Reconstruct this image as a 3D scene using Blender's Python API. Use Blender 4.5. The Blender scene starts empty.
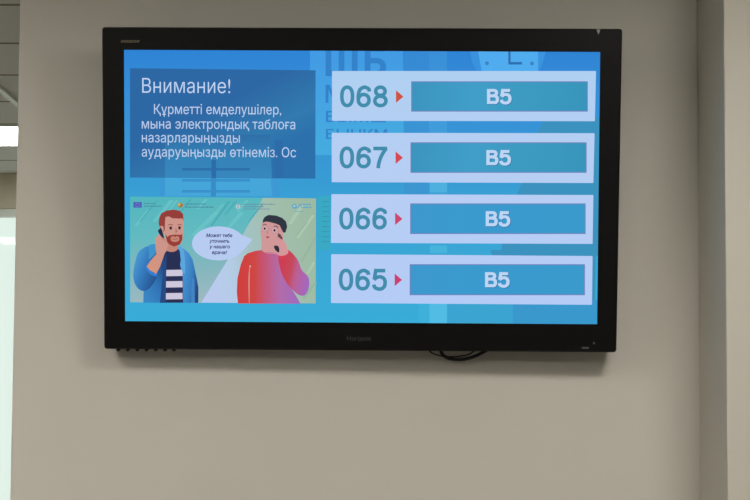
import bpy, bmesh, math
from mathutils import Vector, Matrix

scene = bpy.context.scene
col = scene.collection

# ------------------------------------------------------------------ camera
F = 1975.0
PITCH, ROLL = 0.07764196, 0.00580691
CAM = Vector((0, -5.0, 1.5))
_f = Vector((0, math.cos(PITCH), math.sin(PITCH)))
_u = Vector((0, -math.sin(PITCH), math.cos(PITCH)))
_r = Vector((1, 0, 0))
_c, _s = math.cos(ROLL), math.sin(ROLL)
RT, UP, FW = _r * _c + _u * _s, _u * _c - _r * _s, _f
cd = bpy.data.cameras.new('camera')
cd.sensor_width = 36
cd.lens = F / 750 * 36
cam = bpy.data.objects.new('camera', cd)
col.objects.link(cam)
m = Matrix((RT, UP, -FW)).transposed().to_4x4()
m.translation = CAM
cam.matrix_world = m
scene.camera = cam

# ------------------------------------------------------------------ world, exposure, lamp power
W = bpy.data.worlds.new('World')
scene.world = W
W.use_nodes = True
bg = W.node_tree.nodes['Background']
bg.inputs[0].default_value = (0.93, 1.0, 0.95, 1)
bg.inputs[1].default_value = 0.97
scene.view_settings.view_transform = 'Standard'
scene.view_settings.look = 'None'
scene.view_settings.exposure = 0
scene.view_settings.gamma = 1
NEAR_LAMP = 44        # emission of the ceiling panels in the near room
FAR_LAMP = 27.0
NEAR_LAMPS = [(-1.7, -1.8), (1.0, -1.8), (-2.8, -3.1), (-1.2, -4.6), (1.0, -4.6)]  # leftmost one is an added lamp, there to brighten the pier's left face


# ------------------------------------------------------------------ helpers
def lin(c):
    def g(v):
        v /= 255.0
        return v / 12.92 if v <= 0.04045 else ((v + 0.055) / 1.055) ** 2.4
    return (g(c[0]), g(c[1]), g(c[2]), 1)


def new_mat(name):
    mt = bpy.data.materials.new(name)
    mt.use_nodes = True
    nt = mt.node_tree
    for n in list(nt.nodes):
        nt.nodes.remove(n)
    out = nt.nodes.new('ShaderNodeOutputMaterial')
    return mt, nt, out


def pbr(name, rgb, rough=0.6, spec=0.5, metal=0.0, noise=0.0, nscale=8.0, bump=0.0, bscale=200.0):
    mt, nt, out = new_mat(name)
    b = nt.nodes.new('ShaderNodeBsdfPrincipled')
    nt.links.new(b.outputs[0], out.inputs[0])
    b.inputs['Base Color'].default_value = lin(rgb)
    b.inputs['Roughness'].default_value = rough
    b.inputs['Specular IOR Level'].default_value = spec
    b.inputs['Metallic'].default_value = metal
    tc = nt.nodes.new('ShaderNodeTexCoord')
    if noise:
        n = nt.nodes.new('ShaderNodeTexNoise')
        n.inputs['Scale'].default_value = nscale
        n.inputs['Detail'].default_value = 4
        nt.links.new(tc.outputs['Object'], n.inputs['Vector'])
        r = nt.nodes.new('ShaderNodeValToRGB')
        c = lin(rgb)
        r.color_ramp.elements[0].position = 0.3
        r.color_ramp.elements[1].position = 0.7
        r.color_ramp.elements[0].color = tuple(v * (1 - noise) for v in c[:3]) + (1,)
        r.color_ramp.elements[1].color = tuple(min(1, v * (1 + noise)) for v in c[:3]) + (1,)
        nt.links.new(n.outputs[0], r.inputs[0])
        nt.links.new(r.outputs[0], b.inputs['Base Color'])
    if bump:
        n2 = nt.nodes.new('ShaderNodeTexNoise')
        n2.inputs['Scale'].default_value = bscale
        nt.links.new(tc.outputs['Object'], n2.inputs['Vector'])
        bp = nt.nodes.new('ShaderNodeBump')
        bp.inputs['Strength'].default_value = bump
        bp.inputs['Distance'].default_value = 0.002
        nt.links.new(n2.outputs[0], bp.inputs['Height'])
        nt.links.new(bp.outputs[0], b.inputs['Normal'])
    return mt


_em = {}


def emit(rgb, strength=1.0):
    key = (tuple(rgb), strength)
    if key in _em:
        return _em[key]
    mt, nt, out = new_mat('glow_%d_%d_%d' % tuple(int(v) for v in rgb))
    e = nt.nodes.new('ShaderNodeEmission')
    e.inputs[0].default_value = lin(rgb)
    e.inputs[1].default_value = strength
    nt.links.new(e.outputs[0], out.inputs[0])
    _em[key] = mt
    return mt


def link(name, me, parent=None):
    o = bpy.data.objects.new(name, me)
    col.objects.link(o)
    if parent:
        o.parent = parent
    return o


def tag(o, label=None, cat=None, group=None, kind=None):
    if label:
        o['label'] = label
    if cat:
        o['category'] = cat
    if group:
        o['group'] = group
    if kind:
        o['kind'] = kind
    return o


def box_into(bm, lo, hi, mi=0):
    x0, y0, z0 = lo
    x1, y1, z1 = hi
    v = [bm.verts.new(p) for p in ((x0, y0, z0), (x1, y0, z0), (x1, y1, z0), (x0, y1, z0),
                                   (x0, y0, z1), (x1, y0, z1), (x1, y1, z1), (x0, y1, z1))]
    for f in ((3, 2, 1, 0), (4, 5, 6, 7), (0, 1, 5, 4), (1, 2, 6, 5), (2, 3, 7, 6), (3, 0, 4, 7)):
        bm.faces.new([v[i] for i in f]).material_index = mi


def finish(name, bm, mats, parent=None, smooth=False):
    me = bpy.data.meshes.new(name)
    bm.normal_update()
    bm.to_mesh(me)
    bm.free()
    if not isinstance(mats, (list, tuple)):
        mats = [mats]
    for mt in mats:
        me.materials.append(mt)
    if smooth:
        for p in me.polygons:
            p.use_smooth = True
    return link(name, me, parent)


def boxes(name, bl, mat, parent=None, bevel=0.0):
    bm = bmesh.new()
    for lo, hi in bl:
        box_into(bm, lo, hi)
    if bevel:
        bmesh.ops.bevel(bm, geom=list(bm.edges), offset=bevel, segments=2, affect='EDGES', profile=0.5)
    return finish(name, bm, mat, parent)


def structure(name, bl, mat, bevel=0.0):
    return tag(boxes(name, bl, mat, None, bevel), kind='structure')


def ray(px, py):
    return (FW + RT * ((px - 375) / F) + UP * ((250 - py) / F))


def tube(name, pts, rad, mat, parent=None, sides=10):
    bm = bmesh.new()
    P = [Vector(p) for p in pts]
    rings = []
    for i, p in enumerate(P):
        t = (P[min(i + 1, len(P) - 1)] - P[max(i - 1, 0)]).normalized()
        a = t.cross(Vector((0.13, 1, 0.07))).normalized()
        b = t.cross(a).normalized()
        rings.append([bm.verts.new(p + (a * math.cos(k * 2 * math.pi / sides) + b * math.sin(k * 2 * math.pi / sides)) * rad)
                      for k in range(sides)])
    for i in range(len(rings) - 1):
        for k in range(sides):
            bm.faces.new((rings[i][k], rings[i][(k + 1) % sides], rings[i + 1][(k + 1) % sides], rings[i + 1][k]))
    bm.faces.new(rings[0][::-1])
    bm.faces.new(rings[-1])
    return finish(name, bm, mat, parent, True)


def spline(pts, n=6, closed=False):
    out = []
    N = len(pts)
    rng = range(N) if closed else range(N - 1)
    for i in rng:
        if closed:
            a, b, c, d = pts[(i - 1) % N], pts[i], pts[(i + 1) % N], pts[(i + 2) % N]
        else:
            a, b, c, d = pts[max(i - 1, 0)], pts[i], pts[i + 1], pts[min(i + 2, N - 1)]
        for k in range(n):
            t = k / n
            out.append(tuple(0.5 * ((2 * b[j]) + (c[j] - a[j]) * t + (2 * a[j] - 5 * b[j] + 4 * c[j] - d[j]) * t * t
                                    + (3 * b[j] - a[j] - 3 * c[j] + d[j]) * t ** 3) for j in range(len(b))))
    if not closed:
        out.append(tuple(pts[-1]))
    return out


# ------------------------------------------------------------------ setting
wall_paint = pbr('wall_paint_warm_grey', (188, 184, 174), 0.75, 0.25, noise=0.015, nscale=3, bump=0.15, bscale=260)
pier_paint = pbr('wall_paint_pier', (178, 174, 163), 0.75, 0.25, noise=0.012, nscale=3, bump=0.15, bscale=260)
far_paint = pbr('far_wall_paint', (190, 182, 160), 0.8, 0.2, noise=0.015)
floor_mat = pbr('floor_vinyl', (86, 82, 76), 0.4, 0.4, noise=0.05, nscale=5)
room_paint = pbr('side_wall_paint', (186, 184, 178), 0.8, 0.2, noise=0.015)
frame_white = pbr('white_plastic_frame', (205, 208, 200), 0.4, 0.4, noise=0.01)

# ceiling: long panels with dark joints every 0.70 m
ceil_mat, nt, out = new_mat('ceiling_panels')
b = nt.nodes.new('ShaderNodeBsdfPrincipled')
b.inputs['Roughness'].default_value = 0.8
b.inputs['Specular IOR Level'].default_value = 0.2
nt.links.new(b.outputs[0], out.inputs[0])
tc = nt.nodes.new('ShaderNodeTexCoord')
sx = nt.nodes.new('ShaderNodeSeparateXYZ')
nt.links.new(tc.outputs['Object'], sx.inputs[0])
ad = nt.nodes.new('ShaderNodeMath'); ad.operation = 'ADD'; ad.inputs[1].default_value = 70 - 3.51 + 0.017
nt.links.new(sx.outputs['Y'], ad.inputs[0])
md = nt.nodes.new('ShaderNodeMath'); md.operation = 'MODULO'; md.inputs[1].default_value = 0.70
nt.links.new(ad.outputs[0], md.inputs[0])
lt = nt.nodes.new('ShaderNodeMath'); lt.operation = 'LESS_THAN'; lt.inputs[1].default_value = 0.034
nt.links.new(md.outputs[0], lt.inputs[0])
mx = nt.nodes.new('ShaderNodeMix'); mx.data_type = 'RGBA'
mx.inputs[6].default_value = lin((196, 196, 190))
mx.inputs[7].default_value = lin((118, 112, 92))
nt.links.new(lt.outputs[0], mx.inputs[0])
nt.links.new(mx.outputs[2], b.inputs['Base Color'])

EX = -0.914                       # free end of the wall that carries the screen
XL, XR, YN, YF, H = -3.4, 3.2, -7.4, 6.23, 2.8
structure('floor', [((XL - .2, YN - .2, -0.1), (XR + .2, YF + .2, 0))], floor_mat)
structure('ceiling', [((XL - .2, YN - .2, H), (XR + .2, YF + .2, H + .1))], ceil_mat)
structure('wall_back', [((EX, 0, 0), (XR, 0.2, H))], wall_paint, 0.003)
structure('wall_right', [((0.8212, -0.387, 0), (XR, 0, H))], pier_paint, 0.003)
structure('wall_left', [((XL - .2, YN, 0), (XL, YF, H))], room_paint)
structure('wall_east', [((XR, YN, 0), (XR + .2, YF, H))], room_paint)
structure('wall_front', [((XL - .2, YN - .2, 0), (XR + .2, YN, H))], room_paint)
# far wall with a tall glazed opening
WX0, WX1, WZ0, WZ1 = -3.2, -1.75, 0.12, 2.60
structure('wall_far', [((XL, YF, 0), (WX0, YF + .2, H)), ((WX1, YF, 0), (XR, YF + .2, H)),
                       ((WX0, YF, WZ1), (WX1, YF + .2, H)), ((WX0, YF, 0), (WX1, YF + .2, WZ0))], far_paint)
win = structure('window_1', [((WX0, YF + .02, WZ0), (WX0 + .05, YF + .1, WZ1)), ((WX1 - .05, YF + .02, WZ0), (WX1, YF + .1, WZ1)),
                             ((WX0 + .05, YF + .02, WZ1 - .045), (WX1 - .05, YF + .1, WZ1)),
                             ((WX0 + .05, YF + .02, WZ0), (WX1 - .05, YF + .1, WZ0 + .05))], frame_white)
glass, nt, out = new_mat('window_glass')
tr = nt.nodes.new('ShaderNodeBsdfTransparent')
tr.inputs[0].default_value = (0.93, 0.97, 0.95, 1)
gl = nt.nodes.new('ShaderNodeBsdfGlossy'); gl.inputs['Roughness'].default_value = 0.02
mxs = nt.nodes.new('ShaderNodeMixShader'); mxs.inputs[0].default_value = 0.015
nt.links.new(tr.outputs[0], mxs.inputs[1]); nt.links.new(gl.outputs[0], mxs.inputs[2])
nt.links.new(mxs.outputs[0], out.inputs[0])
boxes('window_pane', [((WX0 + .05, YF + .055, WZ0 + .05), (WX1 - .05, YF + .061, WZ1 - .045))], glass, win)
# slim white rail running along the far ceiling
tag(boxes('trim_1', [((-1.572, 0.8, H - 0.014), (-1.548, 5.2, H))], frame_white), kind='structure')


# ------------------------------------------------------------------ ceiling lamps
def ceiling_lamp(x, y, sx_, sy_, power, label, group, rgb=(255, 250, 242)):
    root = link('ceiling_light', None)
    root.location = (x, y, H)
    tag(root, label, 'ceiling light', group)
    w = 0.02
    boxes('lamp_frame', [((-sx_, -sy_, -0.012), (-sx_ + w, sy_, 0)), ((sx_ - w, -sy_, -0.012), (sx_, sy_, 0)),
                         ((-sx_ + w, -sy_, -0.012), (sx_ - w, -sy_ + w, 0)), ((-sx_ + w, sy_ - w, -0.012), (sx_ - w, sy_, 0))],
          frame_white, root)
    boxes('diffuser', [((-sx_ + w, -sy_ + w, -0.009), (sx_ - w, sy_ - w, -0.004))], emit(rgb, power), root)
    return root


for i, (x, y) in enumerate(NEAR_LAMPS):
    ceiling_lamp(x, y, 0.3, 0.3, NEAR_LAMP, 'unseen square flush ceiling light above the space in front of the television',
                 'square ceiling lights in front of the television')
ceiling_lamp(-1.75, 4.565, 0.66, 0.36, FAR_LAMP,
             'bright white ceiling panel light in the space beyond the left end of the wall', None, (250, 255, 250))

for x, y in ((-2.7, 1.75), (1.2, 1.75), (1.2, 4.565)):  # added lamps out of view, put in to brighten the far ceiling
    ceiling_lamp(x, y, 0.36, 0.36, FAR_LAMP, 'added unseen square ceiling light behind the wall that carries the television', 'added ceiling lights behind the wall')

# ------------------------------------------------------------------ television
CX, CZ = -0.0355538594, 2.0345272
SW, SH = 1.18047972, 0.678061871
TILT, YAW, TR = 0.139144098, -0.0166185927, 0.00109619532
v = Vector((0, -math.sin(TILT), math.cos(TILT))); u = Vector((1, 0, 0))
u, v = u * math.cos(TR) - v * math.sin(TR), v * math.cos(TR) + u * math.sin(TR)
rz = Matrix.Rotation(YAW, 3, 'Z')
u, v = rz @ u, rz @ v
n_in = v.cross(u) * -1
n_in = Vector(n_in) if n_in.y > 0 else -Vector(n_in)     # local +y: towards the wall
TVM = Matrix((u, n_in, v)).transposed().to_4x4()
TVO = Vector((CX, -0.13, CZ))
TVM.translation = TVO

tv = link('television', None)
tv.matrix_world = TVM
tag(tv, 'large black flat television with queue numbers on its blue screen, hung on the wall', 'television')


def L(px, py, off=0.0):
    """photo point -> (x, z) in the television's own frame, on the plane `off` in front of the screen"""
    d = ray(px, py)
    o = TVO - n_in * off
    t = (o - CAM).dot(n_in) / d.dot(n_in)
    w = CAM + d * t - TVO
    return w.dot(u), w.dot(v)


black = pbr('black_bezel_plastic', (9, 9, 9), 0.3, 0.22, noise=0.04, nscale=4)
black_matt = pbr('black_housing_plastic', (14, 14, 14), 0.6, 0.3, noise=0.05, nscale=30)
rubber = pbr('black_cable_rubber', (8, 8, 8), 0.55, 0.3, noise=0.05, nscale=30)
steel = pbr('dark_steel', (70, 70, 72), 0.4, 0.5, 0.8, noise=0.05, nscale=20)

FO = 0.009
outer = [L(px, py, FO) for px, py in ((102, 27), (622.3, 28.8), (616.4, 352.4), (104.2, 349))]
inner = [L(px, py, FO) for px, py in ((122.6, 48.4), (601.6, 50.6), (598.5, 325.6), (123.8, 322.5))]


def rounded(q, r, k=5):
    out = []
    n = len(q)
    for i in range(n):
        p = Vector(q[i]); a = (Vector(q[i - 1]) - p).normalized(); c = (Vector(q[(i + 1) % n]) - p).normalized()
        s, e = p + a * r, p + c * r
        for j in range(k):
            t = j / (k - 1)
            out.append((s * (1 - t) ** 2 + p * 2 * t * (1 - t) + e * t * t))
    return out


def inset(q, d):
    cx = sum(p[0] for p in q) / 4; cz = sum(p[1] for p in q) / 4
    return [(p[0] - math.copysign(d, p[0] - cx), p[1] - math.copysign(d, p[1] - cz)) for p in q]


bm = bmesh.new()
loops = [(rounded(outer, .008), 0.030), (rounded(outer, .008), -FO + .003), (rounded(inset(outer, .003), .007), -FO),
         (rounded(inset(inner, -.0035), .0012), -FO), (rounded(inner, .0008), -FO + .0055), (rounded(inner, .0008), -.0001)]
rings = [[bm.verts.new((p[0], y, p[1])) for p in lp] for lp, y in loops]
for a, c in zip(rings, rings[1:]):
    for k in range(len(a)):
        bm.faces.new((a[k], a[(k + 1) % len(a)], c[(k + 1) % len(a)], c[k]))
bmesh.ops.recalc_face_normals(bm, faces=bm.faces)
bezel = finish('bezel', bm, black, tv)

# rear housing: shallow tray plus a stepped electronics bulge
bm = bmesh.new()
ring_specs = [(inset(outer, .0015), .0295), (inset(outer, .02), .036), (inset(outer, .12), .040), (inset(outer, .15), .056)]
rings = [[bm.verts.new((p[0], y, p[1])) for p in rounded(q, .012)] for q, y in ring_specs]
bm.faces.new(rings[0][::-1])
for a, c in zip(rings, rings[1:]):
    for k in range(len(a)):
        bm.faces.new((a[k], a[(k + 1) % len(a)], c[(k + 1) % len(a)], c[k]))
bm.faces.new(rings[-1])
bmesh.ops.recalc_face_normals(bm, faces=bm.faces)
finish('rear_housing', bm, black_matt, tv)

# wall mount: plate on the wall, two rails and tilting arms
inv = TVM.inverted()


def world_box(bm, lo, hi):
    n0 = len(bm.verts)
    box_into(bm, lo, hi)
    bm.verts.ensure_lookup_table()
    for vv in bm.verts[n0:]:
        vv.co = inv @ vv.co


bm = bmesh.new()
world_box(bm, (CX - .24, -0.005, CZ - .10), (CX + .24, 0.0, CZ + .12))
for sx_ in (-.19, .16):
    world_box(bm, (CX + sx_, -.078, CZ + .07), (CX + sx_ + .03, -0.005, CZ + .10))
for sx_ in (-.19, .16):
    box_into(bm, (sx_, .0562, -.16), (sx_ + .03, .064, .17))
finish('wall_mount', bm, steel, tv)

# control buttons under the lower left edge
for px in (118.2, 127.9, 137.4, 146.6, 155.8, 165.0, 174.0):
    x, z = L(px, 349.6, -0.004)
    bm = bmesh.new()
    bmesh.ops.create_uvsphere(bm, u_segments=12, v_segments=8, radius=0.0052)
    for vv in bm.verts:
        vv.co = Vector((vv.co.x + x, vv.co.y * 1.2 + 0.004, vv.co.z * 0.9 + z))
    finish('control_button', bm, black_matt, tv, True)


# ------------------------------------------------------------------ text
from mathutils.geometry import delaunay_2d_cdt


def area2(p):
    return sum(p[i - 1][0] * p[i][1] - p[i][0] * p[i - 1][1] for i in range(len(p))) / 2


def inside(pt, poly):
    c = False
    for i in range(len(poly)):
        (x0, y0), (x1, y1) = poly[i - 1], poly[i]
        if (y0 > pt[1]) != (y1 > pt[1]) and pt[0] < (x1 - x0) * (pt[1] - y0) / (y1 - y0) + x0:
            c = not c
    return c


def grow(p, d):
    """move a closed outline outwards by d (outlines and their holes run in opposite senses)"""
    out = []
    n = len(p)
    for i in range(n):
        a, b, c = Vector(p[i - 1]), Vector(p[i]), Vector(p[(i + 1) % n])
        t1, t2 = (b - a).normalized(), (c - b).normalized()
        n1, n2 = Vector((-t1.y, t1.x)), Vector((-t2.y, t2.x))
        mm = n1 + n2
        mm = mm / max(mm.dot(mm) / 2, .35)
        out.append(tuple(b + mm * d))
    return out


def text_mesh(s, bold=0.0, shear=0.0, space=1.0):
    c = bpy.data.curves.new('t', 'FONT')
    c.body = s
    c.size = 1.0
    c.shear = shear
    c.space_character = space
    c.resolution_u = 3
    c.dimensions = '2D'
    c.fill_mode = 'NONE'
    o = bpy.data.objects.new('t', c)
    col.objects.link(o)
    bpy.context.view_layer.update()
    dg = bpy.context.evaluated_depsgraph_get()
    me = bpy.data.meshes.new_from_object(o.evaluated_get(dg))
    bpy.data.objects.remove(o)
    # chain the edges into closed outlines
    nxt = {}
    for e in me.edges:
        i, j = e.vertices
        nxt.setdefault(i, []).append(j)
        nxt.setdefault(j, []).append(i)
    seen, loops = set(), []
    for st in sorted(nxt):
        if st in seen:
            continue
        lp, cur, prev = [st], None, st
        seen.add(st)
        cur = max(nxt[st]) if (st + 1) not in nxt[st] else st + 1
        while cur not in seen:
            seen.add(cur)
            lp.append(cur)
            q = [k for k in nxt[cur] if k != prev]
            prev, cur = cur, (q[0] if q else st)
        pts = []
        for k in lp:
            pt = (me.vertices[k].co.x, me.vertices[k].co.y)
            if not pts or (Vector(pt) - Vector(pts[-1])).length > 1e-5:
                pts.append(pt)
        if len(pts) > 2 and (Vector(pts[0]) - Vector(pts[-1])).length < 1e-5:
            pts.pop()
        if len(pts) > 2:
            loops.append(pts)
    if bold:
        g = []
        for q in loops:
            top = [k for k in loops if k is not q and inside(q[0], k)]
            g.append(grow(q, -bold * math.copysign(1, area2(max(top, key=lambda k: abs(area2(k))) if top else q))))
        loops = g
    # triangulate every outline together and keep what has a non-zero winding number
    V, Fc = [], []
    vin, ein = [], []
    for q in loops:
        n0 = len(vin)
        vin += [Vector(p) for p in q]
        ein += [(n0 + i, n0 + (i + 1) % len(q)) for i in range(len(q))]
    vo, eo, fo, _, _, _ = delaunay_2d_cdt(vin, ein, [], 0, 1e-6)
    boxes_ = [(min(p[0] for p in q), max(p[0] for p in q), q) for q in loops]
    for f in fo:
        cx = sum(vo[i].x for i in f) / len(f); cy = sum(vo[i].y for i in f) / len(f)
        wn = 0
        for bx0, bx1, q in boxes_:
            if not bx0 <= cx <= bx1:
                continue
            for i in range(len(q)):
                (x0, y0), (x1, y1) = q[i - 1], q[i]
                if (y0 > cy) != (y1 > cy) and cx < (x1 - x0) * (cy - y0) / (y1 - y0) + x0:
                    wn += 1 if y1 > y0 else -1
        if wn:
            Fc.append(tuple(f))
    V = [(p.x, p.y, 0) for p in vo]
    m2 = bpy.data.meshes.new('letters')
    m2.from_pydata(V, [], Fc)
    return m2


_cap = text_mesh('H')
CAP = max(vv.co.y for vv in _cap.vertices)


def text(name, s, x0, x1, base, cap, rgb_or_mat, off, parent, bold=0.0, shear=0.0, space=1.0, y_at=None, label=None):
    """lettering whose left/right/baseline/cap height are given as photo points on the plane"""
    me = text_mesh(s, bold, shear, space)
    lo = min(vv.co.x for vv in me.vertices); hi = max(vv.co.x for vv in me.vertices)
    a = L(x0, base, off); c_ = L(x1, base, off); t = L(x0, base - cap, off)
    kx = (c_[0] - a[0]) / (hi - lo)
    kz = (t[1] - a[1]) / (CAP + 2 * bold)
    zb = (a[1] + c_[1]) / 2
    for vv in me.vertices:
        x, y = vv.co.x, vv.co.y
        vv.co = (a[0] + (x - lo) * kx, -off, zb + (y + bold) * kz)
    me.materials.append(rgb_or_mat if isinstance(rgb_or_mat, bpy.types.Material) else emit(rgb_or_mat))
    o = link(name, me, parent)
    if label:
        o['label'] = label
    return o


# ------------------------------------------------------------------ screen picture (all flat, on the panel)
def grad_mat(name, stops, p0, p1):
    """emission gradient between two photo points on the panel, stops = [(t, rgb)...]"""
    a, c = Vector(L(*p0)), Vector(L(*p1))
    d = c - a
    mt, nt, out = new_mat(name)
    e = nt.nodes.new('ShaderNodeEmission')
    nt.links.new(e.outputs[0], out.inputs[0])
    tc = nt.nodes.new('ShaderNodeTexCoord')
    dp = nt.nodes.new('ShaderNodeVectorMath'); dp.operation = 'DOT_PRODUCT'
    k = d / d.length_squared
    dp.inputs[1].default_value = (k.x, 0, k.y)
    nt.links.new(tc.outputs['Object'], dp.inputs[0])
    sb = nt.nodes.new('ShaderNodeMath'); sb.operation = 'SUBTRACT'; sb.inputs[1].default_value = a.dot(k)
    nt.links.new(dp.outputs['Value'], sb.inputs[0])
    r = nt.nodes.new('ShaderNodeValToRGB')
    el = r.color_ramp.elements
    while len(el) > 1:
        el.remove(el[-1])
    el[0].position = stops[0][0]; el[0].color = lin(stops[0][1])
    for t, c_ in stops[1:]:
        el.new(t).color = lin(c_)
    nt.links.new(sb.outputs[0], r.inputs[0])
    nt.links.new(r.outputs[0], e.inputs[0])
    return mt


class Art:
    """one flat printed-light figure: polygons in their own colours, layered a hair apart"""
    def __init__(self, base):
        self.bm = bmesh.new(); self.mats = []; self.off = base

    def mi(self, mt):
        if not isinstance(mt, bpy.types.Material):
            mt = emit(mt)
        if mt not in self.mats:
            self.mats.append(mt)
        return self.mats.index(mt)

    def poly(self, pts, mt, smooth=False, step=0.00004):
        if smooth:
            pts = spline(pts, 5, True)
        self.off += step
        vs = [self.bm.verts.new((q[0], -self.off, q[1])) for q in (L(p[0], p[1], self.off) for p in pts)]
        f = self.bm.faces.new(vs)
        f.material_index = self.mi(mt)
        return self

    def rect(self, x0, y0, x1, y1, mt):
        return self.poly([(x0, y0), (x1, y0), (x1, y1), (x0, y1)], mt)

    def ell(self, cx, cy, rx, ry, mt, n=28):
        return self.poly([(cx + rx * math.cos(2 * math.pi * k / n), cy + ry * math.sin(2 * math.pi * k / n)) for k in range(n)], mt)

    def stroke(self, pts, w, mt, sm=True):
        if sm:
            pts = spline(pts, 5)
        l, r = [], []
        for i in range(len(pts)):
            a = Vector(pts[max(i - 1, 0)]); c = Vector(pts[min(i + 1, len(pts) - 1)])
            t = (c - a).normalized(); nn = Vector((-t.y, t.x)) * w / 2
            p = Vector(pts[i]); l.append(tuple(p + nn)); r.append(tuple(p - nn))
        return self.poly(l + r[::-1], mt)

    def done(self, name, parent, label=None):
        bmesh.ops.triangulate(self.bm, faces=list(self.bm.faces))
        o = finish(name, self.bm, self.mats, parent)
        if label:
            o['label'] = label
        return o


# the panel itself
bgm = grad_mat('screen_background', [(0, (47, 131, 212)), (.15, (54, 142, 216)), (.4, (56, 152, 212)), (.62, (58, 164, 212)), (1, (58, 172, 216))],
               (360, 50), (360, 324))
bm = bmesh.new()
box_into(bm, (-SW / 2 - .008, 0, -SH / 2 - .008), (SW / 2 + .008, .006, SH / 2 + .008))
screen = finish('screen', bm, bgm, tv)
O1 = 0.0002

# pale eye chart, clock and figures behind the notices
a = Art(O1)
lt1 = grad_mat('screen_pale', [(0, (66, 154, 228)), (.5, (70, 164, 226)), (1, (68, 172, 222))], (360, 50), (360, 155))
a.poly([(310, 49.5), (403, 50), (404, 155), (310, 155)], lt1)
a.rect(404, 50.2, 429, 195, grad_mat('column_blue', [(0, (54, 136, 212)), (.5, (58, 148, 212)), (1, (60, 150, 208))], (360, 50), (360, 195)))
a.rect(429, 50.3, 447, 195, grad_mat('column_pale', [(0, (58, 142, 214)), (.5, (64, 156, 218)), (1, (64, 164, 214))], (360, 50), (360, 195)))
a.poly([(160, 150), (165, 134), (190, 128), (216, 108), (240, 128), (275, 134), (280, 196), (160, 196)], (62, 152, 212))
a.poly([(165, 136), (268, 136), (272, 196), (165, 196)], (70, 166, 218))
for y in (168, 179, 190):
    a.rect(182, y, 250, y + 2.6, (58, 144, 202))
a.rect(211, 150, 216, 196.5, (56, 140, 200))
a.rect(430, 182.5, 447, 192, (78, 176, 222))
a.rect(430, 245.5, 447, 253, (72, 180, 220))
a.rect(419, 303, 429.5, 325.8, (62, 176, 218))
a.rect(429.5, 303, 447, 325.9, (82, 188, 228))
a.rect(447, 303, 513, 325.9, (60, 164, 208))
a.rect(318, 196, 330.5, 250, (58, 170, 196))
for y in range(201, 243, 5):
    a.rect(322, y, 329.5, y + 1.2, (58, 154, 178))
teal = (60, 146, 190)
a.poly([(545, 118), (600.3, 118), (600, 185), (522, 185), (523, 160), (533, 140)], teal)
a.poly([(522, 182), (600, 182), (599, 256), (500, 256), (506, 224)], teal)
a.poly([(490, 250), (596, 250), (595, 303), (513, 303)], teal)
a.poly([(513, 300), (597.7, 300), (597.2, 325), (513, 325.9)], (58, 152, 204))
a.done('background_picture', screen)
a = Art(O1 + .001)
a.poly([(478, 50.5), (538, 50.8), (538, 73), (478, 73)], (80, 172, 238))
a.poly([(470, 50.4), (478, 50.5), (482, 73), (478, 73), (472, 62)], (58, 146, 222))
a.poly([(538, 50.8), (546, 50.8), (543, 62), (538, 73)], (60, 148, 222))
a.rect(508.3, 51, 510.6, 64.5, (46, 112, 178))
a.rect(508.3, 62, 522, 64.5, (46, 112, 178))
a.ell(487, 63.2, 1.9, 1.9, (60, 130, 196)); a.ell(532, 63.4, 1.9, 1.9, (60, 130, 196))
a.done('clock_picture', screen)
chart = (52, 130, 202)
text('eye_chart_letters', 'ШБ', 325.5, 386, 76.3, 28.5, chart, O1 + .0011, screen, bold=.03, space=1.15)
text('eye_chart_letters', 'МНК', 325.5, 386, 103, 17, chart, O1 + .0011, screen, bold=.01)
text('eye_chart_letters', 'БЫМШ', 326, 386, 122.2, 10.5, chart, O1 + .0011, screen, bold=.01)
text('eye_chart_letters', 'БЫНКМ', 326, 387, 139, 9.3, chart, O1 + .0011, screen, bold=.01)

# notice box
O2 = .0016
a = Art(O2)
nb = grad_mat('notice_blue', [(0, (46, 104, 164)), (.45, (46, 104, 164)), (.8, (50, 122, 176)), (1, (44, 112, 172))], (170, 69), (225, 178))
a.poly([(130, 68.2), (315.6, 70.3), (315.3, 178.6), (130, 177.6)], nb)
a.poly([(165, 134), (270, 135), (272, 178), (165, 177.6)], grad_mat('notice_house', [(0, (48, 110, 168)), (.5, (52, 130, 182)), (1, (56, 136, 190))], (200, 134), (200, 178)))
a.rect(182, 168, 250, 170.6, (46, 112, 170))
a.rect(211.5, 160, 216, 178, (44, 108, 168))
a.poly([(275, 140), (283, 140), (283, 178.4), (275, 178.4)], (46, 108, 168))
a.done('notice_panel', screen)
wtxt = (190, 208, 238)
T = O2 + .0006
text('notice_heading', 'Внимание!', 142.2, 230.2, 92.9, 13.8, (196, 214, 244), T, screen, bold=-.006)
text('notice_text', 'Құрметті емделушілер,', 154, 281.2, 114.2, 9.3, wtxt, T, screen)
text('notice_text', 'мына электрондық таблоға', 141.8, 295.2, 128.9, 9.3, wtxt, T, screen)
text('notice_text', 'назарларыңызды', 141.8, 239.8, 142.5, 9.3, wtxt, T, screen)
text('notice_text', 'аударуыңызды өтінеміз. Ос', 141.8, 296, 156.9, 9.3, wtxt, T, screen)

def arc(cx, cy, rx, ry, a0, a1, n=20):
    return [(cx + rx * math.cos(math.radians(a0 + (a1 - a0) * k / n)), cy + ry * math.sin(math.radians(a0 + (a1 - a0) * k / n))) for k in range(n + 1)]


def ring_pts(cx, cy, rx, ry, e=2.3, n=40):
    o = []
    for k in range(n + 1):
        t = 2 * math.pi * k / n
        o.append((cx + rx * math.copysign(abs(math.cos(t)) ** (2 / e), math.cos(t)), cy + ry * math.copysign(abs(math.sin(t)) ** (2 / e), math.sin(t))))
    return o


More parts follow.
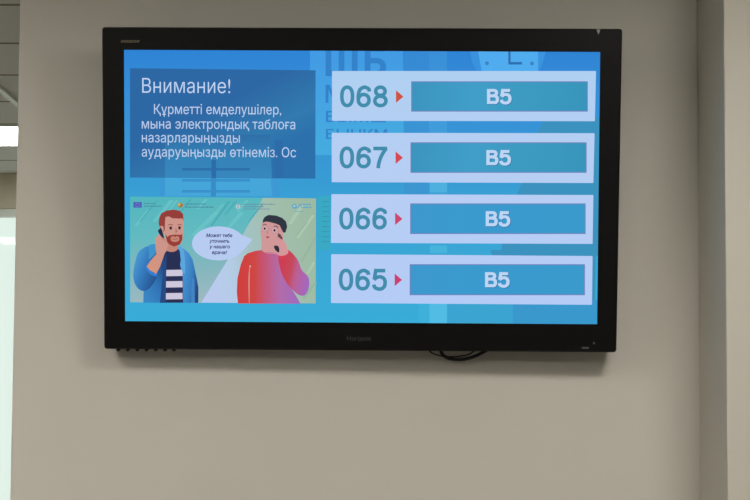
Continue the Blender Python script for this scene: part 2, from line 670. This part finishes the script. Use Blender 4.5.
# centre lines of plain grotesque figures in a box 100 high, y downwards: (strokes, width)
def glyph(ch, w):
    h = w / 2
    if ch == '0':
        return [ring_pts(33, 50, 33 - h, 51 - h)], 66
    if ch == '6':
        return [ring_pts(34, 67, 33 - h, 34 - h, 2.1), [(h + 1, 67), (h + .5, 52), (h + 3, 33), (h + 10, 17), (36, h - 1), (50, h + 3), (58, 17), (60, 28)]], 68
    if ch == '8':
        return [ring_pts(34, 26.5, 30 - h, 27.5 - h, 2.1), ring_pts(34, 71, 34 - h, 30 - h, 2.15)], 68
    if ch == '7':
        return [[(1, h), (64, h)], [(60, h), (47, 26), (34, 52), (26, 78), (23, 100)]], 65
    if ch == '5':
        return [[(11, h), (60, h)], [(18, 0), (14, 24), (10, 50)], [(9, 52), (18, 42), (34, 37), (50, 42), (58, 54), (59, 67), (56, 81), (46, 91), (33, 94), (20, 91), (11, 84), (7, 73)]], 66
    if ch == 'B':
        return [[(h, 0), (h, 100)], [(h, h), (40, h), (52, h + 3), (58, 19 + h / 2), (56, 34), (48, 43), (38, 46)], [(h, 46), (40, 46)],
                [(38, 46), (54, 50), (62, 61), (62, 76), (55, 89), (42, 100 - h)], [(h, 100 - h), (42, 100 - h)]], 70


def figures(name, s, x0, x1, top, bot, w, rgb, off, parent):
    a = Art(off)
    adv, x = [], 0
    for ch in s:
        st, gw = glyph(ch, w)
        adv.append((x, st, gw))
        x += gw + 9
    tot = x - 9
    kx, ky = (x1 - x0) / tot, (bot - top) / 100
    for ox, st, gw in adv:
        for ln in st:
            pts = ln if len(ln) > 30 or len(ln) == 2 else spline(ln, 5)
            P = [Vector(p) for p in pts]
            closed = (P[0] - P[-1]).length < .01
            l, r = [], []
            for i in range(len(P)):
                pa = P[i - 1] if i else (P[-2] if closed else P[0])
                pc = P[i + 1] if i < len(P) - 1 else (P[1] if closed else P[-1])
                t = (pc - pa).normalized(); nn = Vector((-t.y, t.x)) * w / 2
                l.append(P[i] + nn); r.append(P[i] - nn)
            a.off += .00001
            for i in range(len(P) - 1):
                q = [l[i], l[i + 1], r[i + 1], r[i]]
                vs = [a.bm.verts.new((zz[0], -a.off, zz[1])) for zz in (L(x0 + (ox + p.x) * kx, top + p.y * ky, a.off) for p in q)]
                a.bm.faces.new(vs).material_index = a.mi(rgb)
    return a.done(name, parent)


# four queue rows
rows = [('068', 332.0, 71.0, 596.0, 71.0, 594.9, 121.2, 332.0, 120.8, (206, 84, 62), 411.2, 81.3, 587.8, 111.6),
        ('067', 331.7, 132.8, 594.6, 133.2, 593.4, 183.0, 331.7, 182.2, (212, 74, 84), 410.5, 142.3, 586.6, 172.8),
        ('066', 331.4, 194.2, 593.4, 195.0, 592.6, 243.9, 331.0, 242.9, (204, 72, 108), 410.2, 203.4, 585.6, 234.0),
        ('065', 331.2, 254.2, 592.6, 256.0, 592.0, 304.8, 331.0, 303.0, (202, 66, 112), 409.7, 264.2, 584.9, 295.2)]
O3 = .0024
rowm = grad_mat('row_pale_blue', [(0, (176, 208, 242)), (.5, (184, 206, 244)), (1, (180, 204, 246))], (360, 71), (360, 304))
for i, (num, x0, y0, x1, y1, x2, y2, x3, y3, ac, bx0, by0, bx1, by1) in enumerate(rows):
    a = Art(O3)
    a.poly([(x0 + .4, y0), (x1 - .4, y1), (x1, y1 + .5), (x2, y2 - .4), (x2 - .5, y2), (x3 + .4, y3), (x3, y3 - .4), (x0, y0 + .4)], rowm)
    a.done('queue_row', screen)
    a = Art(O3 + .0004)
    a.rect(bx0, by0, bx1, by1, (112, 128, 186))
    boxm = grad_mat('counter_box_teal', [(0, (60, 148, 190)), (.35, (64, 158, 200)), (.7, (60, 154, 192)), (1, (56, 148, 186))] if i < 2 else
                    [(0, (62, 152, 206)), (.35, (58, 154, 206)), (1, (58, 154, 204))], (bx0, by0), (bx1, by1))
    a.rect(bx0 + .9, by0 + .9, bx1 - .9, by1 - .9, boxm)
    a.done('counter_box', screen)
    sh = i * -0.4
    mid = (by0 + by1) / 2
    figures('queue_number', num, 340 + sh, 387.8 + sh, mid - 10.9, mid + 10.7, 17, (66, 140, 172), O3 + .0008, screen)
    a = Art(O3 + .0008)
    ax = 396 - i * .45
    a.poly([(ax, mid - 6.2), (ax + 7.4, mid + .2), (ax, mid + 6.4)], ac)
    a.done('arrow', screen)
    c0 = 487 - i * .65
    figures('counter_text', 'B5', c0 + .5, c0 + 24.6, mid - 7.0, mid + 8.0, 21, (44, 104, 156), O3 + .0010, screen)
    figures('counter_text', 'B5', c0, c0 + 24.1, mid - 7.5, mid + 7.5, 20, (190, 214, 244), O3 + .0014, screen)

# ------------------------------------------------------------------ the illustrated notice with two men phoning
O4 = .0024
a = Art(O4)
greenish = grad_mat('art_right', [(0, (186, 202, 238)), (.22, (180, 204, 230)), (.42, (164, 194, 196)), (.7, (162, 190, 172)), (1, (156, 186, 162))],
                    (205, 270), (316, 235))
a.poly([(130, 196.6), (316, 198.4), (315.6, 303.4), (130.2, 302.2)], greenish)
tealm = grad_mat('art_left', [(0, (84, 182, 190)), (.35, (98, 186, 192)), (.7, (132, 182, 190)), (1, (156, 186, 194))], (160, 197), (172, 303))
a.poly([(130, 196.6), (263, 197.9), (240, 240), (201, 303), (130.2, 302.2)], tealm)
st = (104, 194, 198)
st2 = (76, 172, 182)
for (x0, y0, x1, y1, w) in ((170, 200, 152, 222, 1.6), (176, 200, 166, 213, .9), (214, 212, 190, 236, 2.2), (222, 204, 206, 222, 1.0),
                            (147, 210, 134, 226, 1.4), (205, 199, 196, 209, 1.1), (240, 212, 226, 228, 1.8), (246, 200, 236, 212, 1.2)):
    a.poly([(x0, y0), (x0 + w * 2.4, y0 + .6), (x1 + w * 2.4, y1), (x1, y1)], st)
for (x0, y0, x1, y1, w) in ((156, 201, 139, 222, .8), (190, 199, 178, 214, .9), (228, 201, 210, 226, 1.2), (262, 203, 248, 222, .8), (235, 201, 224, 215, .9)):
    a.poly([(x0, y0), (x0 + w * 2, y0 + .6), (x1 + w * 2, y1), (x1, y1)], st2)
st3 = (170, 200, 176)
st4 = (150, 182, 160)
for (x0, y0, x1, y1, w, c_) in ((312, 215, 296, 238, 1.6, st3), (300, 205, 288, 224, 2.2, st3), (314, 238, 300, 262, 1.3, st4), (313, 262, 306, 274, 1.4, st3),
                                (306, 222, 295, 236, .9, st4), (314, 282, 302, 299, 1.6, st4)):
    a.poly([(x0, y0), (x0 + w * 1.8, y0 + .6), (x1 + w * 1.8, y1), (x1, y1)], c_)
# small emblems and unreadable credit lines along the top
a.rect(133.4, 202, 141.8, 207.7, (78, 96, 188))
for k in range(10):
    t = k * math.pi / 5
    a.ell(137.6 + 1.9 * math.sin(t), 204.85 - 1.9 * math.cos(t), .3, .3, (170, 170, 150), 6)
ink = (70, 130, 150)
import random
rnd = random.Random(4)


def dashes(x0, x1, y, h, c_):
    x = x0
    while x < x1:
        w = rnd.uniform(1.0, 2.6)
        a.rect(x, y, min(x + w, x1), y + h, c_)
        x += w + .5


dashes(144, 155, 203, .9, ink); dashes(144, 161.5, 205.7, .9, ink)
a.ell(180.4, 205.3, 2.9, 2.7, (160, 150, 90), 12); a.ell(179.4, 204.6, 1.2, 1.2, (220, 190, 80), 8)
a.ell(181.4, 205, 1.2, 1.5, (190, 90, 80), 8); a.ell(180.2, 206.6, 1.1, .8, (80, 140, 110), 8)
dashes(185.5, 206, 203.6, .9, ink); dashes(185.5, 213.5, 206.6, 1.0, ink)
a.ell(238, 206.6, 2.8, 2.8, (140, 170, 180), 16); a.ell(238, 206.6, 2.2, 2.2, (176, 208, 214), 16)
a.rect(237.5, 205, 238.4, 208, (120, 140, 170))
ink2 = (106, 136, 160)
dashes(243.5, 275.5, 203.8, .9, ink2); dashes(243.5, 264, 206.2, .9, ink2); dashes(243.5, 270, 208.6, .8, ink2)
ink3 = (84, 164, 206)
a.ell(294.3, 206.2, 2.4, 2.4, ink3, 14); a.ell(294.3, 206.0, 1.3, 1.3, (168, 202, 196), 10)
a.stroke([(293.5, 208.4), (298, 207.6), (300, 205.2), (302, 208)], .8, ink3)
dashes(299, 311, 203.9, 1.1, ink3); dashes(303, 311.5, 206.6, 1.4, ink3); dashes(295, 304, 211.2, .6, ink3)
a.done('illustration_background', screen)

O5 = .0052
a = Art(O5)
bub = (184, 204, 242)
a.ell(218.6, 243.4, 26.6, 17.0, bub, 40)
a.poly([(240, 234), (252.5, 239.5), (243.5, 250)], bub)
a.done('speech_bubble', screen)
bt = (62, 62, 112)
for s, x0, x1, y in (('Может тебе', 206.2, 232.4, 237.2), ('уточнить', 209.4, 229.4, 242.8), ('у нашего', 209.4, 230, 248.4), ('врача?', 212, 227.2, 254.2)):
    text('speech_text', s, x0, x1, y, 3.5, bt, O5 + .0004, screen, bold=.03, shear=.15)


def Z(ox, oy, k):
    return lambda pts: [(ox + p[0] / k, oy + p[1] / k) for p in pts]


A_, B_, C_, D_ = Z(125, 190, 7.5), Z(125, 245, 7.5), Z(220, 190, 7.143), Z(220, 245, 7.143)
skin, skin_d = (206, 150, 138), (196, 134, 118)
# --- bearded man in a blue jacket
a = Art(O4 + .0012)
jack = grad_mat('jacket_blue', [(0, (58, 134, 196)), (.5, (50, 116, 182)), (1, (38, 74, 128))], (142, 290), (168, 275))
a.poly(B_([(140, 330), (160, 120), (175, 20), (225, 5), (290, 30), (310, 60), (310, 434), (137, 432)]), jack)
rj = grad_mat('jacket_right', [(0, (72, 144, 208)), (.55, (56, 126, 190)), (1, (36, 66, 122))], (184, 275), (199, 277))
a.poly(B_([(400, 15), (440, 28), (480, 62), (508, 110), (522, 180), (540, 260), (550, 320), (550, 434), (425, 434), (412, 160), (420, 90)]), rj)
a.poly(B_([(505, 240), (520, 262), (524, 434), (496, 434), (496, 330)]), (66, 132, 196))
navy = (42, 48, 84)
a.poly(B_([(292, 40), (330, 25), (390, 15), (420, 60), (418, 140), (432, 200), (436, 433), (304, 433), (300, 200)]), navy)
for y in (187, 272, 361):
    a.poly(B_([(306, y), (431, y - 2), (432, y + 45), (306, y + 47)]), (206, 200, 222))
a.poly(B_([(398, 10), (430, 22), (446, 70), (452, 200), (436, 210), (414, 150), (422, 80)]), (92, 166, 222), True)
a.poly(B_([(300, 95), (312, 60), (304, 200), (306, 434), (262, 434), (280, 250)]), (38, 74, 130))
# neck
a.poly(A_([(308, 385), (385, 410), (398, 440), (370, 462), (330, 462), (300, 440)]), skin_d, True)
# sleeve of the raised arm
sl = grad_mat('sleeve_blue', [(0, (72, 148, 206)), (.35, (54, 124, 190)), (.75, (44, 96, 158)), (1, (38, 78, 136))], (134, 268), (158, 277))
a.poly(B_([(176, 10), (130, 28), (98, 60), (76, 130), (62, 215), (72, 285), (105, 332), (145, 344), (190, 318), (228, 262), (238, 222), (196, 200), (165, 168), (176, 110), (190, 60)]), sl, True)
a.poly(B_([(176, 10), (196, -4), (228, -6), (248, 10), (250, 30), (224, 70), (180, 108), (182, 60)]), (66, 146, 204), True)
a.poly(B_([(148, 168), (162, 160), (205, 205), (240, 215), (234, 238), (190, 220)]), (58, 126, 208))
# forearm and hand
a.poly(B_([(236, -10), (246, 30), (236, 66), (196, 112), (163, 160), (186, 188), (234, 216), (262, 165), (274, 100), (306, 40), (316, -10)]), grad_mat('arm_skin', [(0, (214, 150, 122)), (1, (204, 146, 140))], (147, 268), (165, 247)))
a.poly(A_([(228, 400), (226, 372), (240, 348), (262, 330), (282, 350), (300, 362), (322, 392), (318, 430), (300, 470), (240, 470)]), skin, True)
# head
a.poly(A_([(290, 200), (350, 180), (432, 205), (436, 300), (430, 380), (404, 412), (350, 420), (318, 396), (300, 350), (284, 310), (280, 250)]), skin, True)
a.poly(A_([(264, 296), (252, 250), (256, 210), (272, 175), (310, 154), (366, 147), (412, 156), (436, 180), (440, 236), (432, 214), (400, 214), (355, 212), (330, 198), (304, 202), (300, 240), (298, 300), (284, 322)]), (150, 62, 58))
a.poly(A_([(262, 275), (282, 270), (290, 292), (284, 318), (268, 310)]), skin, True)
a.poly(A_([(302, 330), (318, 352), (332, 340), (372, 334), (414, 336), (430, 330), (430, 372), (410, 410), (368, 424), (336, 412), (316, 392)]), (152, 64, 56))
a.poly(A_([(344, 356), (362, 346), (376, 352), (392, 346), (406, 356), (404, 380), (374, 390), (346, 380)]), skin_d, True)
a.stroke(A_([(354, 366), (374, 370), (394, 364)]), .5, (140, 64, 60))
a.ell(125 + 343 / 7.5, 190 + 285 / 7.5, 1.4, 1.7, (60, 44, 50)); a.ell(125 + 409 / 7.5, 190 + 284 / 7.5, 1.3, 1.7, (60, 44, 50))
a.stroke(A_([(324, 264), (340, 257), (360, 264)]), .6, (120, 60, 60)); a.stroke(A_([(394, 262), (410, 257), (424, 264)]), .6, (120, 60, 60))
a.stroke(A_([(378, 286), (392, 312), (376, 320)]), .5, (180, 116, 110))
# telephone
a.poly(A_([(246, 306), (268, 280), (278, 300), (282, 336), (294, 362), (276, 358), (254, 324)]), (38, 44, 66))
for k in range(3):
    a.stroke(A_([(262 + k * 14, 338 + k * 14), (274 + k * 13, 352 + k * 13), (280 + k * 12, 372 + k * 10)]), .4, (178, 116, 104))
a.done('bearded_man_picture', screen)

# --- man in a red jumper
a = Art(O4 + .0012)
a.poly(D_([(300, -30), (330, -20), (470, -20), (484, 40), (430, 70), (380, 62), (310, 58), (296, 30)]), (206, 150, 152))
red = grad_mat('jumper_red', [(0, (208, 62, 62)), (.3, (206, 72, 70)), (.45, (196, 86, 116)), (.7, (178, 108, 168)), (1, (160, 106, 190))], (237, 280), (298, 280))
a.poly(D_([(128, 418), (120, 340), (124, 240), (148, 140), (172, 80), (196, 60), (250, 42), (300, 36), (330, 52), (400, 60), (432, 80), (440, 200), (480, 280), (535, 350), (575, 420)]), red)
a.stroke(D_([(300, 40), (340, 58), (400, 60)]), .5, (226, 150, 160))
a.stroke(D_([(216, 148), (208, 200), (206, 300), (209, 414)]), .45, (226, 176, 170)); a.ell(250.2, 266.3, .7, .9, (228, 190, 180), 10)
arm = grad_mat('arm_red', [(0, (206, 62, 82)), (.35, (196, 74, 92)), (.55, (188, 96, 146)), (1, (162, 104, 192))], (280, 272), (309, 278))
a.poly(D_([(416, 92), (440, 76), (486, 42), (512, 54), (556, 108), (584, 178), (626, 222), (638, 270), (628, 326), (602, 360), (566, 358), (528, 330), (482, 280), (444, 212), (426, 150)]), arm, True)
a.poly(D_([(412, 74), (424, 68), (470, 44), (492, 36), (504, 62), (470, 80), (430, 106)]), (212, 66, 88))
# head
a.poly(C_([(300, 236), (340, 226), (420, 240), (446, 262), (452, 320), (448, 380), (440, 440), (312, 440), (308, 390), (296, 372), (294, 330), (288, 296), (296, 262)]), (208, 152, 152), True)
a.poly(C_([(305, 236), (308, 210), (320, 192), (346, 178), (400, 182), (446, 200), (472, 226), (480, 262), (468, 304), (452, 304), (442, 286), (440, 264), (426, 252), (396, 240), (350, 228), (322, 226)]), (48, 54, 66))
a.ell(220 + 320 / 7.143, 190 + 276 / 7.143, 3.2, 3.2, (168, 140, 156)); a.ell(220 + 320 / 7.143, 190 + 276 / 7.143, 2.8, 2.8, (212, 164, 164))
a.ell(220 + 390 / 7.143, 190 + 287 / 7.143, 3.4, 3.3, (168, 140, 156)); a.ell(220 + 390 / 7.143, 190 + 287 / 7.143, 3.0, 2.9, (212, 164, 164))
a.ell(220 + 319 / 7.143, 190 + 276 / 7.143, 1.0, 1.2, (50, 40, 56), 12); a.ell(220 + 389 / 7.143, 190 + 288 / 7.143, 1.1, 1.3, (50, 40, 56), 12)
a.stroke(C_([(306, 252), (320, 244), (334, 250)]), .7, (70, 60, 70)); a.stroke(C_([(384, 260), (402, 258), (416, 272)]), .8, (70, 60, 70))
a.stroke(C_([(342, 276), (356, 276), (366, 282)]), .5, (168, 140, 156)); a.stroke(C_([(412, 292), (440, 296)]), .5, (168, 140, 156), False)
a.stroke(C_([(344, 286), (334, 306), (344, 312)]), .5, (184, 122, 126))
a.poly(C_([(326, 336), (340, 330), (354, 338), (340, 344)]), (178, 74, 84), True)
# hand and telephone
a.poly(C_([(392, 440), (396, 380), (404, 344), (424, 306), (436, 322), (448, 352), (464, 372), (474, 400), (486, 452), (430, 470)]), (212, 152, 154), True)
a.poly(C_([(410, 330), (416, 308), (430, 316), (448, 344), (444, 356), (428, 344)]), (56, 50, 64))
for k in range(3):
    a.stroke(C_([(404 + k * 16, 352 + k * 4), (412 + k * 14, 334 + k * 6), (424 + k * 11, 318 + k * 12)]), .45, (186, 122, 128))
a.poly(C_([(386, 402), (400, 396), (418, 404), (424, 430), (418, 446), (404, 438), (390, 420)]), (46, 48, 60), True)
a.done('man_in_jumper_picture', screen)

# ------------------------------------------------------------------ marks on the bezel
gold = pbr('faded_gold_print', (150, 140, 110), 0.5, 0.3, noise=0.03)
grey = pbr('grey_print', (62, 62, 66), 0.5, 0.3, noise=0.03)
text('upper_badge', 'HORIZONT', 121.2, 139.8, 42.6, 2.4, gold, FO + .0003, tv, bold=.01)
text('lower_badge', 'Horizont', 347, 371, 340.6, 4.6, grey, FO + .0003, tv, bold=.01)


def mark(name, px0, py0, px1, py1, mt, th=.0012):
    x0, z1 = L(px0, py0, FO); x1, z0 = L(px1, py1, FO)
    bm = bmesh.new()
    box_into(bm, (x0, -FO - th, z0), (x1, -FO + .0005, z1))
    bmesh.ops.bevel(bm, geom=list(bm.edges), offset=.0004, segments=2, affect='EDGES')
    return finish(name, bm, mt, tv)


lens = pbr('sensor_plastic', (92, 92, 86), 0.3, 0.5, noise=0.03)
mark('power_mark', 581.8, 347.0, 588.8, 348.8, lens)
mark('sensor_window', 593.2, 342.2, 594.8, 344.2, lens)
bm = bmesh.new()
pts = [L(px, py, FO) for px, py in ((596.6, 29.3), (600.2, 29.3), (599.6, 31.8), (598.4, 34.4), (597.2, 31.8))]
f = [bm.verts.new((p[0], -FO - .002, p[1])) for p in pts]
k_ = [bm.verts.new((p[0], -FO + .001, p[1])) for p in pts]
bm.faces.new(f); bm.faces.new(k_[::-1])
for i in range(5):
    bm.faces.new((f[i], k_[i], k_[(i + 1) % 5], f[(i + 1) % 5]))
bmesh.ops.recalc_face_normals(bm, faces=bm.faces)
finish('retaining_clip', bm, pbr('clip_metal', (150, 150, 142), 0.4, 0.5, 0.3, noise=0.03), tv)


# ------------------------------------------------------------------ cables hanging below
def at(px, py, y):
    d = ray(px, py)
    return CAM + d * ((y - CAM.y) / d.y)


def cable(name, pts, rad, label):
    P = spline([tuple(at(px, py, y)) for px, py, y in pts], 8)
    tag(tube(name, P, rad, rubber), label, 'cable')


cable('power_cable', [(439.5, 338, -.027), (440.4, 349, -.028), (443, 355, -.030), (450, 358.6, -.031), (461, 359.6, -.031), (471, 357.6, -.031),
                      (481, 353.4, -.030), (489, 348, -.028), (493, 338, -.027)], .0042,
      'thick black cable hanging in a loop below the television')
cable('signal_cable', [(424, 342, -.012), (430, 351.4, -.012), (439, 355.6, -.012), (452, 356.8, -.012), (465, 355.4, -.012), (473, 352, -.012), (482, 342, -.012)], .0018,
      'thin dark cable sagging behind the thicker cable loop below the television')
